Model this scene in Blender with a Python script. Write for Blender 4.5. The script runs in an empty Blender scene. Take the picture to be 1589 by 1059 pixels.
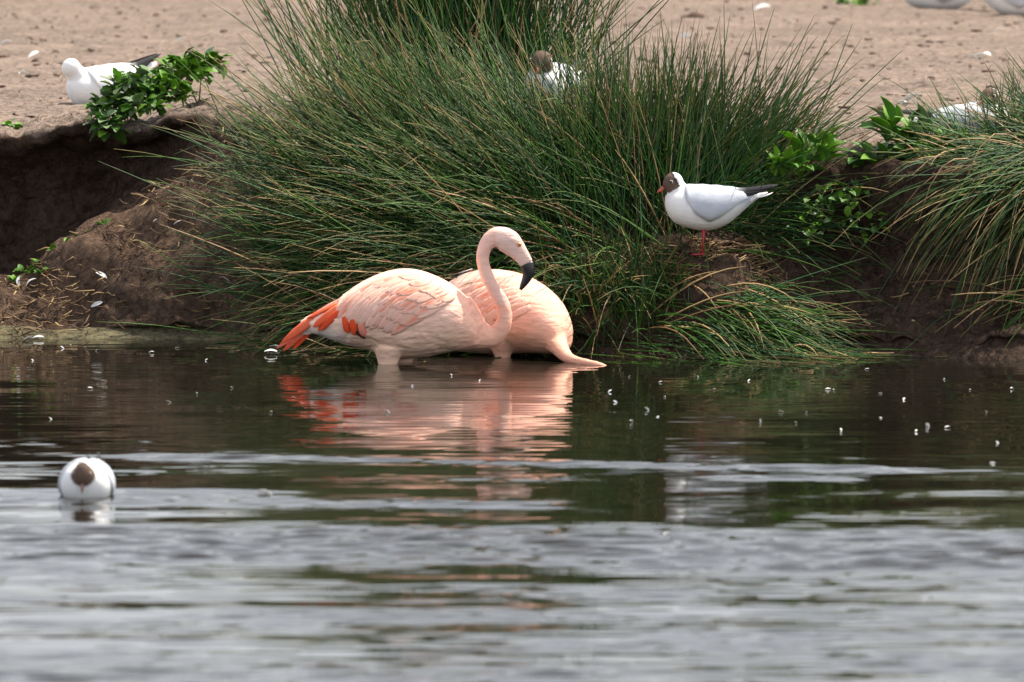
import bpy, bmesh, math, random
import numpy as np
from mathutils import Vector, Matrix, noise

random.seed(11); rng = np.random.default_rng(11)
R = math.radians
scene = bpy.context.scene
col = scene.collection

# ------------------------------------------------------------------ camera, sky, sun, exposure
CAM_D, CAM_H, FPX = 30.0, 2.1, 15000.0           # metres to the wading birds, lens height, focal length in photo pixels
PITCH = math.atan((529.5 + 490.0) / FPX)
cam = bpy.data.cameras.new('camera'); cam_o = bpy.data.objects.new('camera', cam); col.objects.link(cam_o)
cam_o.location = (0, -CAM_D, CAM_H); cam_o.rotation_euler = (math.pi / 2 - PITCH, 0, 0)
cam.sensor_width = 36.0; cam.lens = 36.0 * FPX / 1589.0; cam.clip_start = 0.5; cam.clip_end = 3000
cam.dof.use_dof = True; cam.dof.focus_distance = 30.9; cam.dof.aperture_fstop = 7.0
scene.camera = cam_o

SUN_DIR = Vector((0.42, 0.26, 0.87)).normalized()       # towards the sun: high, from the right
SUN_EL = math.asin(SUN_DIR.z); SUN_AZ = math.atan2(SUN_DIR.x, SUN_DIR.y)
world = bpy.data.worlds.new('World'); scene.world = world; world.use_nodes = True
wn = world.node_tree; wn.nodes.clear()
sky = wn.nodes.new('ShaderNodeTexSky'); sky.sky_type = 'NISHITA'; sky.sun_disc = False
sky.sun_elevation = SUN_EL; sky.sun_rotation = SUN_AZ; sky.air_density = 1.0; sky.dust_density = 5.0
bgn = wn.nodes.new('ShaderNodeBackground'); bgn.inputs['Strength'].default_value = 0.105
wo = wn.nodes.new('ShaderNodeOutputWorld')
# thin broken white cloud over the whole sky
wtc = wn.nodes.new('ShaderNodeTexCoord'); wno = wn.nodes.new('ShaderNodeTexNoise'); wno.inputs['Scale'].default_value = 2.2; wno.inputs['Detail'].default_value = 5.0
wmr = wn.nodes.new('ShaderNodeMapRange'); wmr.inputs[1].default_value = 0.40; wmr.inputs[2].default_value = 0.60; wmr.inputs[3].default_value = 0.5; wmr.inputs[4].default_value = 0.95
wmx = wn.nodes.new('ShaderNodeMix'); wmx.data_type = 'RGBA'; wmx.inputs[7].default_value = (13.6, 13.8, 14.2, 1)
wn.links.new(wtc.outputs['Generated'], wno.inputs['Vector']); wn.links.new(wno.outputs['Fac'], wmr.inputs[0]); 
wsx = wn.nodes.new('ShaderNodeSeparateXYZ'); wfa = wn.nodes.new('ShaderNodeMapRange'); wmu = wn.nodes.new('ShaderNodeMath'); wmu.operation = 'MULTIPLY'
wfa.inputs[1].default_value = 0.0; wfa.inputs[2].default_value = 0.9; wfa.inputs[3].default_value = 1.0; wfa.inputs[4].default_value = 0.12     # haze thins towards the zenith
wn.links.new(wtc.outputs['Generated'], wsx.inputs[0]); wn.links.new(wsx.outputs[2], wfa.inputs[0]); wn.links.new(wmr.outputs[0], wmu.inputs[0]); wn.links.new(wfa.outputs[0], wmu.inputs[1])
wn.links.new(wmu.outputs[0], wmx.inputs[0])
wn.links.new(sky.outputs[0], wmx.inputs[6]); wn.links.new(wmx.outputs[2], bgn.inputs[0]); wn.links.new(bgn.outputs[0], wo.inputs[0])
sun = bpy.data.lights.new('sun', 'SUN'); sun.energy = 5.0; sun.angle = R(0.53); sun.color = (1.0, 0.925, 0.80)
sun_o = bpy.data.objects.new('sun', sun); col.objects.link(sun_o); sun_o.location = (10, 0, 20)
sun_o.rotation_euler = SUN_DIR.to_track_quat('Z', 'Y').to_euler()
scene.view_settings.view_transform = 'Standard'; scene.view_settings.look = 'None'
scene.view_settings.gamma = 1; scene.view_settings.exposure = 0.6
scene.view_settings.use_curve_mapping = False

# ------------------------------------------------------------------ photo pixel -> place
_f = Vector((0, math.cos(PITCH), -math.sin(PITCH))); _u = Vector((0, math.sin(PITCH), math.cos(PITCH)))
def ray(px, py): return _f * FPX + Vector((px - 794.5, 0, 0)) + _u * (529.5 - py)
def P(px, py, Y):
    d = ray(px, py); t = (Y + CAM_D) / d.y
    return Vector((d.x * t, Y, CAM_H + d.z * t))
def PZ(px, py, Z=0.0):
    d = ray(px, py); t = (Z - CAM_H) / d.z
    return Vector((d.x * t, -CAM_D + d.y * t, Z))
def M(px, Y=0.0): return px * (CAM_D + Y) / FPX          # pixels -> metres at depth Y

# ------------------------------------------------------------------ mesh / tag helpers
def link(o, parent=None):
    col.objects.link(o)
    if parent is not None: o.parent = parent
    return o
def mesh_data(name, verts, faces, mat, cols=None, smooth=True):
    me = bpy.data.meshes.new(name)
    me.from_pydata([tuple(v) for v in verts], [], [tuple(f) for f in faces])
    if smooth: me.polygons.foreach_set('use_smooth', [True] * len(me.polygons))
    if cols is not None:
        a = me.color_attributes.new('Col', 'FLOAT_COLOR', 'POINT')
        c = np.ones((len(verts), 4), np.float32); c[:, :3] = np.asarray(cols)
        a.data.foreach_set('color', c.ravel())
    if mat: me.materials.append(mat)
    me.update(); return me
def mesh_obj(name, verts, faces, mat, parent=None, cols=None, smooth=True):
    return link(bpy.data.objects.new(name, mesh_data(name, verts, faces, mat, cols, smooth)), parent)
def fast_mesh(name, V, F, mat, parent=None, cols=None, smooth=True):      # numpy, all quads or all tris
    me = bpy.data.meshes.new(name); k = F.shape[1]
    me.vertices.add(len(V)); me.vertices.foreach_set('co', V.astype(np.float32).ravel())
    me.loops.add(F.size); me.loops.foreach_set('vertex_index', F.astype(np.int32).ravel())
    me.polygons.add(len(F)); me.polygons.foreach_set('loop_start', np.arange(0, F.size, k, dtype=np.int32))
    me.update(calc_edges=True); me.validate()
    if smooth: me.polygons.foreach_set('use_smooth', np.ones(len(F), bool))
    if cols is not None:
        a = me.color_attributes.new('Col', 'FLOAT_COLOR', 'POINT')
        c = np.ones((len(V), 4), np.float32); c[:, :3] = cols
        a.data.foreach_set('color', c.ravel())
    if mat: me.materials.append(mat)
    return link(bpy.data.objects.new(name, me), parent)
def empty(name, loc, rot=(0, 0, 0)):
    o = bpy.data.objects.new(name, None); o.empty_display_size = 0.05
    o.location = loc; o.rotation_euler = rot
    return link(o)
def tag(o, label=None, cat=None, group=None, kind=None):
    if label: o['label'] = label
    if cat: o['category'] = cat
    if group: o['group'] = group
    if kind: o['kind'] = kind
    return o
def catmull(pts, n):
    pts = [np.asarray(p, float) for p in pts]
    pts = [2 * pts[0] - pts[1]] + pts + [2 * pts[-1] - pts[-2]]
    out = []; m = len(pts) - 3
    for i in range(n):
        s = i / (n - 1) * m; k = min(int(s), m - 1); t = s - k
        a, b, c, d = pts[k:k + 4]
        out.append(0.5 * (2 * b + (c - a) * t + (2 * a - 5 * b + 4 * c - d) * t * t + (3 * b - a - 3 * c + d) * t ** 3))
    return out
def grid_faces(nr, nc, wrap=False, off=0):
    f = []
    for i in range(nr - 1):
        for j in range(nc if wrap else nc - 1):
            k = (j + 1) % nc
            f.append((off + i * nc + j, off + i * nc + k, off + (i + 1) * nc + k, off + (i + 1) * nc + j))
    return f
def tube(centers, radii, sides=14, squash=None, sq_axis=Vector((0, 1, 0))):
    """closed tube; squash scales the section along sq_axis"""
    V = []; n = len(centers); C = [Vector(c) for c in centers]
    for i in range(n):
        t = (C[min(i + 1, n - 1)] - C[max(i - 1, 0)]).normalized()
        a = sq_axis - t * sq_axis.dot(t)
        if a.length < 1e-3: a = Vector((1, 0, 0)) - t * t.x
        a.normalize(); b = t.cross(a)
        q = 1.0 if squash is None else squash[i]
        for j in range(sides):
            th = 2 * math.pi * j / sides
            V.append(C[i] + a * (math.cos(th) * radii[i] * q) + b * (math.sin(th) * radii[i]))
    F = grid_faces(n, sides, True)
    F.append(tuple(reversed(range(sides)))); F.append(tuple(range((n - 1) * sides, n * sides)))
    return V, F
def join(parts):
    V, F = [], []
    for v, f in parts:
        o = len(V); V += list(v); F += [tuple(i + o for i in g) for g in f]
    return V, F
def remeshed(V, F, voxel, smooth_it=6, fac=0.5):
    """melt overlapping closed shells into ONE continuous surface; returns vertices, faces"""
    me = bpy.data.meshes.new('tmp'); me.from_pydata([tuple(v) for v in V], [], F)
    o = bpy.data.objects.new('tmp', me); col.objects.link(o)
    m = o.modifiers.new('r', 'REMESH'); m.mode = 'VOXEL'; m.voxel_size = voxel
    s = o.modifiers.new('s', 'SMOOTH'); s.iterations = smooth_it; s.factor = fac
    bpy.context.view_layer.update()
    ev = o.evaluated_get(bpy.context.evaluated_depsgraph_get()); em = ev.to_mesh()
    vv = [v.co.copy() for v in em.vertices]; ff = [tuple(p.vertices) for p in em.polygons]
    ev.to_mesh_clear(); bpy.data.objects.remove(o); bpy.data.meshes.remove(me)
    return vv, ff
def lerp3(a, b, t):
    t = max(0.0, min(1.0, t)); return tuple(x + (y - x) * t for x, y in zip(a, b))
def sstep(a, b, x):
    t = max(0.0, min(1.0, (x - a) / (b - a))); return t * t * (3 - 2 * t)

# ------------------------------------------------------------------ materials
def nodes_mat(name):
    m = bpy.data.materials.new(name); m.use_nodes = True
    return m, m.node_tree, m.node_tree.nodes['Principled BSDF']
def N(nt, kind, **kw):
    n = nt.nodes.new(kind)
    for k, v in kw.items():
        if k in n.inputs: n.inputs[k].default_value = v
        else: setattr(n, k, v)
    return n
def vc_mat(name, rough=0.7, var=0.25, vscale=40, bump=0.2, bscale=120, stretch=(1, 1, 1), spec=0.3, sss=0.0, transl=0.0, dist=0.004):
    """vertex colour x fine noise, with fine relief"""
    m, nt, bs = nodes_mat(name); L = nt.links.new
    at = N(nt, 'ShaderNodeAttribute', attribute_name='Col')
    tc = N(nt, 'ShaderNodeTexCoord'); mp = N(nt, 'ShaderNodeMapping'); mp.inputs['Scale'].default_value = stretch
    L(tc.outputs['Object'], mp.inputs[0])
    n1 = N(nt, 'ShaderNodeTexNoise', Scale=vscale, Detail=4.0); L(mp.outputs[0], n1.inputs['Vector'])
    mr = N(nt, 'ShaderNodeMapRange'); mr.inputs[1].default_value = 0.25; mr.inputs[2].default_value = 0.75
    mr.inputs[3].default_value = 1 - var; mr.inputs[4].default_value = 1 + var * 0.6
    L(n1.outputs['Fac'], mr.inputs[0])
    mx = N(nt, 'ShaderNodeVectorMath', operation='SCALE'); L(at.outputs['Color'], mx.inputs[0]); L(mr.outputs[0], mx.inputs['Scale'])
    L(mx.outputs[0], bs.inputs['Base Color'])
    n2 = N(nt, 'ShaderNodeTexNoise', Scale=bscale, Detail=3.0); L(mp.outputs[0], n2.inputs['Vector'])
    b = N(nt, 'ShaderNodeBump', Strength=bump, Distance=dist); L(n2.outputs['Fac'], b.inputs['Height']); L(b.outputs[0], bs.inputs['Normal'])
    bs.inputs['Roughness'].default_value = rough; bs.inputs['Specular IOR Level'].default_value = spec
    if sss:
        bs.inputs['Subsurface Weight'].default_value = sss
        bs.inputs['Subsurface Radius'].default_value = (0.02, 0.01, 0.006); bs.inputs['Subsurface Scale'].default_value = 1.0
    if transl:
        out = nt.nodes['Material Output']; tr = N(nt, 'ShaderNodeBsdfTranslucent'); L(mx.outputs[0], tr.inputs[0])
        ms = N(nt, 'ShaderNodeMixShader'); ms.inputs[0].default_value = transl
        L(bs.outputs[0], ms.inputs[1]); L(tr.outputs[0], ms.inputs[2]); L(ms.outputs[0], out.inputs['Surface'])
    return m
def plain_mat(name, rgb, rough=0.5, var=0.2, vscale=60, spec=0.4, transl=0.0):
    m, nt, bs = nodes_mat(name); L = nt.links.new
    tc = N(nt, 'ShaderNodeTexCoord'); oi = N(nt, 'ShaderNodeObjectInfo')
    n1 = N(nt, 'ShaderNodeTexNoise', Scale=vscale, Detail=3.0); L(tc.outputs['Object'], n1.inputs['Vector'])
    ad = N(nt, 'ShaderNodeMath', operation='ADD'); L(n1.outputs['Fac'], ad.inputs[0]); L(oi.outputs['Random'], ad.inputs[1])
    mr = N(nt, 'ShaderNodeMapRange'); mr.inputs[1].default_value = 0.3; mr.inputs[2].default_value = 1.7
    mr.inputs[3].default_value = 1 - var; mr.inputs[4].default_value = 1 + var; L(ad.outputs[0], mr.inputs[0])
    mx = N(nt, 'ShaderNodeVectorMath', operation='SCALE'); mx.inputs[0].default_value = rgb; L(mr.outputs[0], mx.inputs['Scale'])
    L(mx.outputs[0], bs.inputs['Base Color'])
    bs.inputs['Roughness'].default_value = rough; bs.inputs['Specular IOR Level'].default_value = spec
    if transl:
        out = nt.nodes['Material Output']; tr = N(nt, 'ShaderNodeBsdfTranslucent'); L(mx.outputs[0], tr.inputs[0])
        ms = N(nt, 'ShaderNodeMixShader'); ms.inputs[0].default_value = transl
        L(bs.outputs[0], ms.inputs[1]); L(tr.outputs[0], ms.inputs[2]); L(ms.outputs[0], out.inputs['Surface'])
    return m

M_rush = vc_mat('rush_stems', rough=0.45, var=0.25, vscale=25, bump=0.1, bscale=200, spec=0.18, transl=0.0)
M_plume = vc_mat('pink_plumage', rough=0.8, var=0.12, vscale=45, bump=0.85, bscale=48, stretch=(0.45, 1, 1.5), spec=0.15, sss=0.12, dist=0.006)
M_vane = vc_mat('pink_feather_vane', rough=0.7, var=0.08, vscale=60, bump=0.25, bscale=150, stretch=(1, 1, 2), spec=0.2, transl=0.15)
M_gull = vc_mat('gull_plumage', rough=0.75, var=0.06, vscale=60, bump=0.25, bscale=110, spec=0.2, sss=0.05, dist=0.003)
M_black = plain_mat('black_horn', (0.012, 0.011, 0.013), rough=0.35, spec=0.5)
M_bill = vc_mat('pink_bill', rough=0.45, var=0.12, vscale=90, bump=0.1, bscale=200, spec=0.4)
M_redbill = plain_mat('dark_red_horn', (0.60, 0.13, 0.11), rough=0.4)
M_brownbill = plain_mat('brown_horn', (0.20, 0.10, 0.075), rough=0.45)
M_redleg = plain_mat('red_leg_skin', (0.32, 0.03, 0.035), rough=0.5)
M_pinkleg = plain_mat('pink_grey_leg_skin', (0.45, 0.25, 0.22), rough=0.5)
M_eye = plain_mat('dark_eye', (0.008, 0.006, 0.006), rough=0.08, spec=0.8, var=0.0)
M_yeye = plain_mat('amber_eye', (0.55, 0.28, 0.10), rough=0.3, var=0.2)
M_white = plain_mat('white_feather', (0.80, 0.80, 0.79), rough=0.7, var=0.12, vscale=80, transl=0.2)
M_leaf = [plain_mat('leaf_bright', (0.16, 0.33, 0.03), 0.5, 0.45, 30, 0.35, 0.4),
          plain_mat('leaf_mid', (0.085, 0.21, 0.03), 0.5, 0.4, 30, 0.35, 0.35),
          plain_mat('leaf_greyish', (0.15, 0.23, 0.10), 0.45, 0.35, 30, 0.5, 0.25)]
M_stem = plain_mat('weed_stem', (0.10, 0.13, 0.04), 0.6, 0.3)
M_dry = plain_mat('dry_straw', (0.46, 0.33, 0.17), 0.6, 0.35, 30)
M_clod = plain_mat('dark_clod', (0.13, 0.09, 0.065), 0.95, 0.4, 25, 0.1)

# soil: colour painted per vertex (dry mud, moist soil, painted shade below the rushes, algae rim) x procedural crumb, stains and cracks
def soil_mat():
    m, nt, bs = nodes_mat('soil'); L = nt.links.new
    at = N(nt, 'ShaderNodeAttribute', attribute_name='Col'); tc = N(nt, 'ShaderNodeTexCoord')
    a = N(nt, 'ShaderNodeTexNoise', Scale=5.0, Detail=6.0, Roughness=0.7); L(tc.outputs['Object'], a.inputs['Vector'])
    b = N(nt, 'ShaderNodeTexNoise', Scale=38.0, Detail=6.0, Roughness=0.75); L(tc.outputs['Object'], b.inputs['Vector'])
    v = N(nt, 'ShaderNodeTexVoronoi', Scale=9.0, feature='DISTANCE_TO_EDGE')
    dn = N(nt, 'ShaderNodeVectorMath', operation='MULTIPLY_ADD'); L(a.outputs['Color'], dn.inputs[0]); dn.inputs[1].default_value = (0.25,) * 3
    L(tc.outputs['Object'], dn.inputs[2]); L(dn.outputs[0], v.inputs['Vector'])
    r1 = N(nt, 'ShaderNodeMapRange'); r1.inputs[1].default_value = 0.3; r1.inputs[2].default_value = 0.7; r1.inputs[3].default_value = 0.72; r1.inputs[4].default_value = 1.2
    L(a.outputs['Fac'], r1.inputs[0])
    r2 = N(nt, 'ShaderNodeMapRange'); r2.inputs[1].default_value = 0.36; r2.inputs[2].default_value = 0.6; r2.inputs[3].default_value = 0.42; r2.inputs[4].default_value = 1.2
    L(b.outputs['Fac'], r2.inputs[0])
    r3 = N(nt, 'ShaderNodeMapRange'); r3.inputs[1].default_value = 0.0; r3.inputs[2].default_value = 0.05; r3.inputs[3].default_value = 0.6; r3.inputs[4].default_value = 1.0
    L(v.outputs['Distance'], r3.inputs[0])
    k = N(nt, 'ShaderNodeMath', operation='MULTIPLY'); L(r1.outputs[0], k.inputs[0]); L(r2.outputs[0], k.inputs[1])
    k2 = N(nt, 'ShaderNodeMath', operation='MULTIPLY'); L(k.outputs[0], k2.inputs[0]); L(r3.outputs[0], k2.inputs[1])
    mx = N(nt, 'ShaderNodeVectorMath', operation='SCALE'); L(at.outputs['Color'], mx.inputs[0]); L(k2.outputs[0], mx.inputs['Scale'])
    L(mx.outputs[0], bs.inputs['Base Color'])
    hsum = N(nt, 'ShaderNodeMath', operation='MULTIPLY_ADD'); hsum.inputs[1].default_value = 0.5; L(r3.outputs[0], hsum.inputs[0]); L(b.outputs['Fac'], hsum.inputs[2])
    bp = N(nt, 'ShaderNodeBump', Strength=0.9, Distance=0.03); L(hsum.outputs[0], bp.inputs['Height']); L(bp.outputs[0], bs.inputs['Normal'])
    bs.inputs['Roughness'].default_value = 0.95; bs.inputs['Specular IOR Level'].default_value = 0.15
    return m
M_soil = soil_mat()
def water_mat():
    m, nt, bs = nodes_mat('pond_water'); L = nt.links.new
    tc = N(nt, 'ShaderNodeTexCoord'); a = N(nt, 'ShaderNodeTexNoise', Scale=0.7, Detail=3.0); L(tc.outputs['Object'], a.inputs['Vector'])
    cr = N(nt, 'ShaderNodeMix', data_type='RGBA'); cr.inputs[6].default_value = (0.004, 0.004, 0.003, 1); cr.inputs[7].default_value = (0.010, 0.009, 0.005, 1)
    L(a.outputs['Fac'], cr.inputs[0]); L(cr.outputs[2], bs.inputs['Base Color'])
    bs.inputs['Roughness'].default_value = 0.03; bs.inputs['IOR'].default_value = 1.333
    bs.inputs['Specular IOR Level'].default_value = 0.5
    return m
M_water = water_mat()

# ------------------------------------------------------------------ the bank: one sheet from the pond bed to the horizon
# control profile per photo column: (distance behind the birds, height), pond bed -> shore -> slump -> undercut -> lip -> flat
KEY = {
 -900: [(0.0,-.4),(1.0,0),(1.2,.02),(1.4,.05),(1.55,.09),(1.85,.07),(2.1,.30),(2.0,.50),(1.85,.60),(2.3,.65)],
    0: [(0.0,-.4),(1.0,0),(1.12,.03),(1.32,.09),(1.5,.165),(1.78,.13),(2.0,.30),(1.96,.50),(1.85,.605),(2.3,.65)],
  130: [(0.0,-.4),(1.0,0),(1.1,.03),(1.28,.17),(1.5,.335),(1.75,.31),(1.96,.42),(1.92,.53),(1.80,.62),(2.25,.655)],
  230: [(0.0,-.4),(.97,0),(1.02,.04),(1.14,.22),(1.42,.45),(1.62,.46),(1.76,.53),(1.74,.60),(1.65,.68),(2.15,.70)],
  330: [(0.0,-.4),(.93,0),(.98,.04),(1.08,.22),(1.25,.45),(1.36,.54),(1.45,.59),(1.53,.64),(1.62,.685),(2.0,.715)],
  500: [(-.2,-.4),(.7,0),(.75,.04),(.85,.17),(1.0,.33),(1.1,.43),(1.2,.51),(1.3,.57),(1.45,.63),(1.9,.68)],
  900: [(-.5,-.4),(.22,0),(.28,.05),(.42,.19),(.6,.32),(.8,.42),(1.0,.50),(1.2,.56),(1.4,.60),(1.8,.65)],
 1100: [(-.6,-.4),(.12,0),(.2,.06),(.3,.18),(.45,.285),(.65,.36),(.85,.46),(1.05,.54),(1.25,.59),(1.7,.645)],
 1300: [(-.7,-.4),(.35,0),(.45,.04),(.62,.12),(.74,.27),(.72,.40),(.70,.48),(.72,.55),(.86,.595),(1.45,.635)],
 1500: [(-.9,-.4),(.05,0),(.15,.04),(.33,.12),(.48,.27),(.44,.41),(.42,.49),(.44,.56),(.58,.60),(1.25,.64)],
 2500: [(-1.5,-.4),(-.7,0),(-.3,.03),(.05,.11),(.17,.28),(.20,.41),(.22,.49),(.27,.55),(.4,.6),(1.0,.64)],
}
KX = np.array([(p - 794.5) * 30.8 / FPX for p in KEY]); KP = np.array([KEY[p] for p in KEY])    # [col, pt, 2]
def profile(X):
    return np.stack([[np.interp(X, KX, KP[:, i, c]) for c in (0, 1)] for i in range(KP.shape[1])])
def bank_z(X, Y):
    p = profile(X); best = -0.4
    for (y0, z0), (y1, z1) in zip(p[:-1], p[1:]):
        lo, hi = min(y0, y1), max(y0, y1)
        if lo <= Y <= hi and hi > lo: best = max(best, z0 + (z1 - z0) * (Y - y0) / (y1 - y0))
    if Y > p[-1][0]: best = p[-1][1] + (0.66 - p[-1][1]) * min(1, (Y - p[-1][0]) / 5)
    return best
def build_bank():
    xs = np.concatenate([[-600, -200, -60, -20, -8, -4], np.arange(-2.4, 2.401, 0.022), [4, 8, 20, 60, 200, 600]])
    tail_y = np.concatenate([np.arange(0.05, 2.0, 0.05), np.arange(2.0, 16, 0.16), [18, 22, 30, 45, 80, 160, 400, 900]])
    sub = 14; V = []; C = []
    for X in xs:
        p = profile(X); row = []
        dense = catmull([np.append(q, i) for i, q in enumerate(p)], (len(p) - 1) * sub + 1)
        for q in dense: row.append((q[0], q[1], q[2]))
        y0, z0 = p[-1]
        for ty in tail_y: row.append((y0 + ty, z0 + (0.66 - z0) * min(1, ty / 5), 9 + ty))
        fade = 1.0 if abs(X) < 2.6 else 0.0
        for (y, z, k) in row:
            v = Vector((X, y, z))
            if fade and y < 20:
                n1 = noise.fractal(v * 3.1 + Vector((5, 2, 1)), 0.9, 2.1, 5); n2 = noise.noise(v * 15); n3 = noise.noise(v * 47)
                if k < 1.2: a = 0.006
                elif k < 9: a = min(1, (k - 1.0) / 1.0) * 0.06
                else: a = 0.018
                v = v + Vector((0, -0.7 * a * n1 if k < 9 else 0, a * (n1 * (1 if k < 9 else .9) + 0.36 * n2 + (0.2 * n3))))
            V.append(v)
            moist_shaded = (0.07, 0.044, 0.030); slump = (0.155, 0.098, 0.066); dry = (0.31, 0.235, 0.187); rim = (0.20, 0.175, 0.10)
            rim = lerp3(rim, moist_shaded, sstep(-.9, -.3, X)); slump = lerp3(slump, lerp3(moist_shaded, slump, .1), sstep(-.5, 0, X) )  # soil darkens to the right: shade below the rushes painted into the colour
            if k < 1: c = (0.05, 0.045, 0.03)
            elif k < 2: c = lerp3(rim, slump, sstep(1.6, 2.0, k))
            elif k < 4.6: c = lerp3(lerp3(moist_shaded, slump, 0.5), slump, sstep(2, 3.5, k))
            elif k < 8: c = lerp3(slump, moist_shaded, sstep(4.4, 5.4, k))
            else: c = lerp3(moist_shaded, dry, sstep(7.4, 8.3, k))
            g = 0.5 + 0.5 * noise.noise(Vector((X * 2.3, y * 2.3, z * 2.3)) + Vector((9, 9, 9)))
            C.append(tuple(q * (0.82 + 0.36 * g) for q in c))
    nc = (len(p) - 1) * sub + 1 + len(tail_y)
    F = [(b, a, d, c) for a, b, c, d in grid_faces(len(xs), nc)]
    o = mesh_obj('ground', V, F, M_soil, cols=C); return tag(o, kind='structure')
build_bank()

# ------------------------------------------------------------------ the pond: one rippled sheet
def build_water():
    xs = np.concatenate([[-600, -150, -40, -12, -5, -3.2], np.arange(-2.3, 2.301, 0.022), [3.2, 5, 12, 40, 150, 600]])
    ys = np.concatenate([[-900, -300, -100, -45, -25, -16, -13], np.arange(-11.6, 1.35, 0.0105), [2.2, 3]])
    X, Y = np.meshgrid(xs, ys, indexing='ij')
    D = Y + CAM_D; row = CAM_H * FPX / np.maximum(D, 1) - 490.0            # photo row of each water point
    pxx = 794.5 + X * FPX / np.maximum(D, 1)
    r = np.random.default_rng(5)
    def waves(n, lo, hi, spread, rms, mean=math.pi / 2):
        Z = np.zeros_like(X); s2 = 0
        for i in range(n):
            lam = math.exp(r.uniform(math.log(lo), math.log(hi))); k = 2 * math.pi / lam
            th = mean + r.normal(0, spread); ph = r.uniform(0, 6.28); a = lam / 60
            Z += a * np.sin(k * (math.cos(th) * X + math.sin(th) * Y) + ph); s2 += 0.5 * (a * k) ** 2
        return Z * (rms / math.sqrt(s2))
    def blob(n, sx, sy):                                                     # smooth random field 0..1
        Z = np.zeros_like(X)
        for i in range(n): Z += np.sin(r.normal(0, 6.28 / sx) * X + r.normal(0, 6.28 / sy) * Y + r.uniform(0, 6.28))
        return 0.5 + 0.5 * np.tanh(Z / math.sqrt(n) * 1.3)
    swell = waves(26, 0.25, 0.8, 0.3, 1.0); ripple = waves(50, 0.06, 0.17, 0.2, 1.0); chop = waves(50, 0.045, 0.10, 0.25, 1.0)
    patch = blob(14, 1.6, 0.9); patch2 = blob(14, 3.0, 0.5)
    def band(c, w, slope=0.0): return np.exp(-((row - c - slope * (pxx - 800)) / w) ** 2)
    def xr(a, b, s=60): return 1 / (1 + np.exp(-(pxx - a) / s)) * 1 / (1 + np.exp((pxx - b) / s))
    calm = 1 / (1 + np.exp((row - 690) / 30))                              # by the bank
    fore = 1 / (1 + np.exp(-(row - 915) / 18))
    strip = 1 / (1 + np.exp(-(row - 823 - .008 * (pxx - 800) - 5 * (patch - .5)) / 2.5)) * 1 / (1 + np.exp((row - 880 - 14 * (patch2 - .5)) / 4.0))
    e_sw = 0.004 + 0.006 * (1 - calm) + 0.006 * fore
    e_ri = 0.006 + 0.012 * (1 - calm) * (0.4 + patch) + 0.020 * fore * (0.25 + 1.2 * patch2)
    e_ch = (0.004 + 0.008 * (1 - calm) * patch2
            + 0.11 * band(721, 4, 0.018) * xr(180, 1420) + 0.16 * band(741, 4, 0.005) * xr(1110, 1320, 20) + 0.10 * band(745, 4) * xr(560, 900, 40)
            + 0.13 * band(785, 7, 0.010) * xr(-300, 840, 30) + 0.08 * band(768, 4, 0) * xr(-300, 420, 60)
            + 0.20 * strip * (0.7 + 0.45 * patch)
            + 0.045 * band(645, 3.5, 0.003) * xr(900, 1800, 80)
            + 0.12 * fore * np.clip((patch2 - .42) * 2.2 + (patch - .5) * .7, 0.03, 1))
    wake = 0.008 * band(719, 3.2, 0.018) * xr(190, 1400, 40) * (.6 + .8 * patch) + 0.008 * band(786, 4, 0.008) * xr(-300, 850, 30) * (.5 + .9 * patch) + 0.005 * band(766, 3, 0.004) * xr(-300, 430, 40) + 0.005 * band(742, 3, .004) * xr(1110, 1330, 25)
    quiet = 1 - .7 * np.clip(band(772, 36) * 1.3, 0, 1) - .6 * np.clip(band(902, 14, .004) * 1.2, 0, 1); e_ri = e_ri * quiet
    Z = wake + swell * e_sw + ripple * e_ri + chop * e_ch
    Z[:6] = 0; Z[-6:] = 0; Z[:, :7] = 0; Z[:, -2:] = 0
    V = np.stack([X, Y, Z], -1).reshape(-1, 3); nr, nc = X.shape
    idx = np.arange(nr * nc).reshape(nr, nc)
    F = np.stack([idx[:-1, :-1], idx[1:, :-1], idx[1:, 1:], idx[:-1, 1:]], -1).reshape(-1, 4)
    o = fast_mesh('pond_water', V, F, M_water); tag(o, kind='structure')
build_water()

# ------------------------------------------------------------------ far wood beyond the flat (shows mirrored in the ripples)
def build_wood():
    V = []; C = []; r = np.random.default_rng(3); n = 0
    cent = []; 
    for i in range(46):
        x = -70 + i * 3.1 + r.normal(0, 1); y = 66 + r.uniform(-5, 9); h = r.uniform(5, 9.5)
        for k in range(9):
            cent.append((x + r.normal(0, 1.6), y + r.normal(0, 1.5), h * r.uniform(0.25, 0.95), r.uniform(1.2, 2.2), r.uniform(0.7, 1.3)))
    pts = []; 
    for (x, y, z, s, g) in cent:
        m = 34; d = r.normal(0, 1, (m, 3)); d /= np.linalg.norm(d, axis=1)[:, None]; d *= s * r.uniform(0.5, 1.0, (m, 1))
        c = np.array([x, y, z + .6]) + d
        a = r.normal(0, 1, (m, 3)); a /= np.linalg.norm(a, axis=1)[:, None]; b = np.cross(a, r.normal(0, 1, (m, 3))); b /= np.linalg.norm(b, axis=1)[:, None]
        w = r.uniform(0.25, 0.5, (m, 1)); q = np.stack([c - a * w, c - b * w, c + a * w, c + b * w], 1)
        pts.append(q); C.append(np.repeat(np.array([[0.15, 0.15, 0.055]]) * g, m * 4, 0))
    V = np.concatenate(pts).reshape(-1, 3); F = np.arange(len(V)).reshape(-1, 4)
    V[:, 2] = np.maximum(V[:, 2], .5)
    o = fast_mesh('far_wood', V, F, vc_mat('wood_leaves', 0.7, 0.2, 2, 0, 10, transl=0.45), cols=np.concatenate(C), smooth=False)
    tag(o, 'belt of olive green trees beyond the mud flat', 'wood', kind='stuff')
build_wood()

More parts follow.
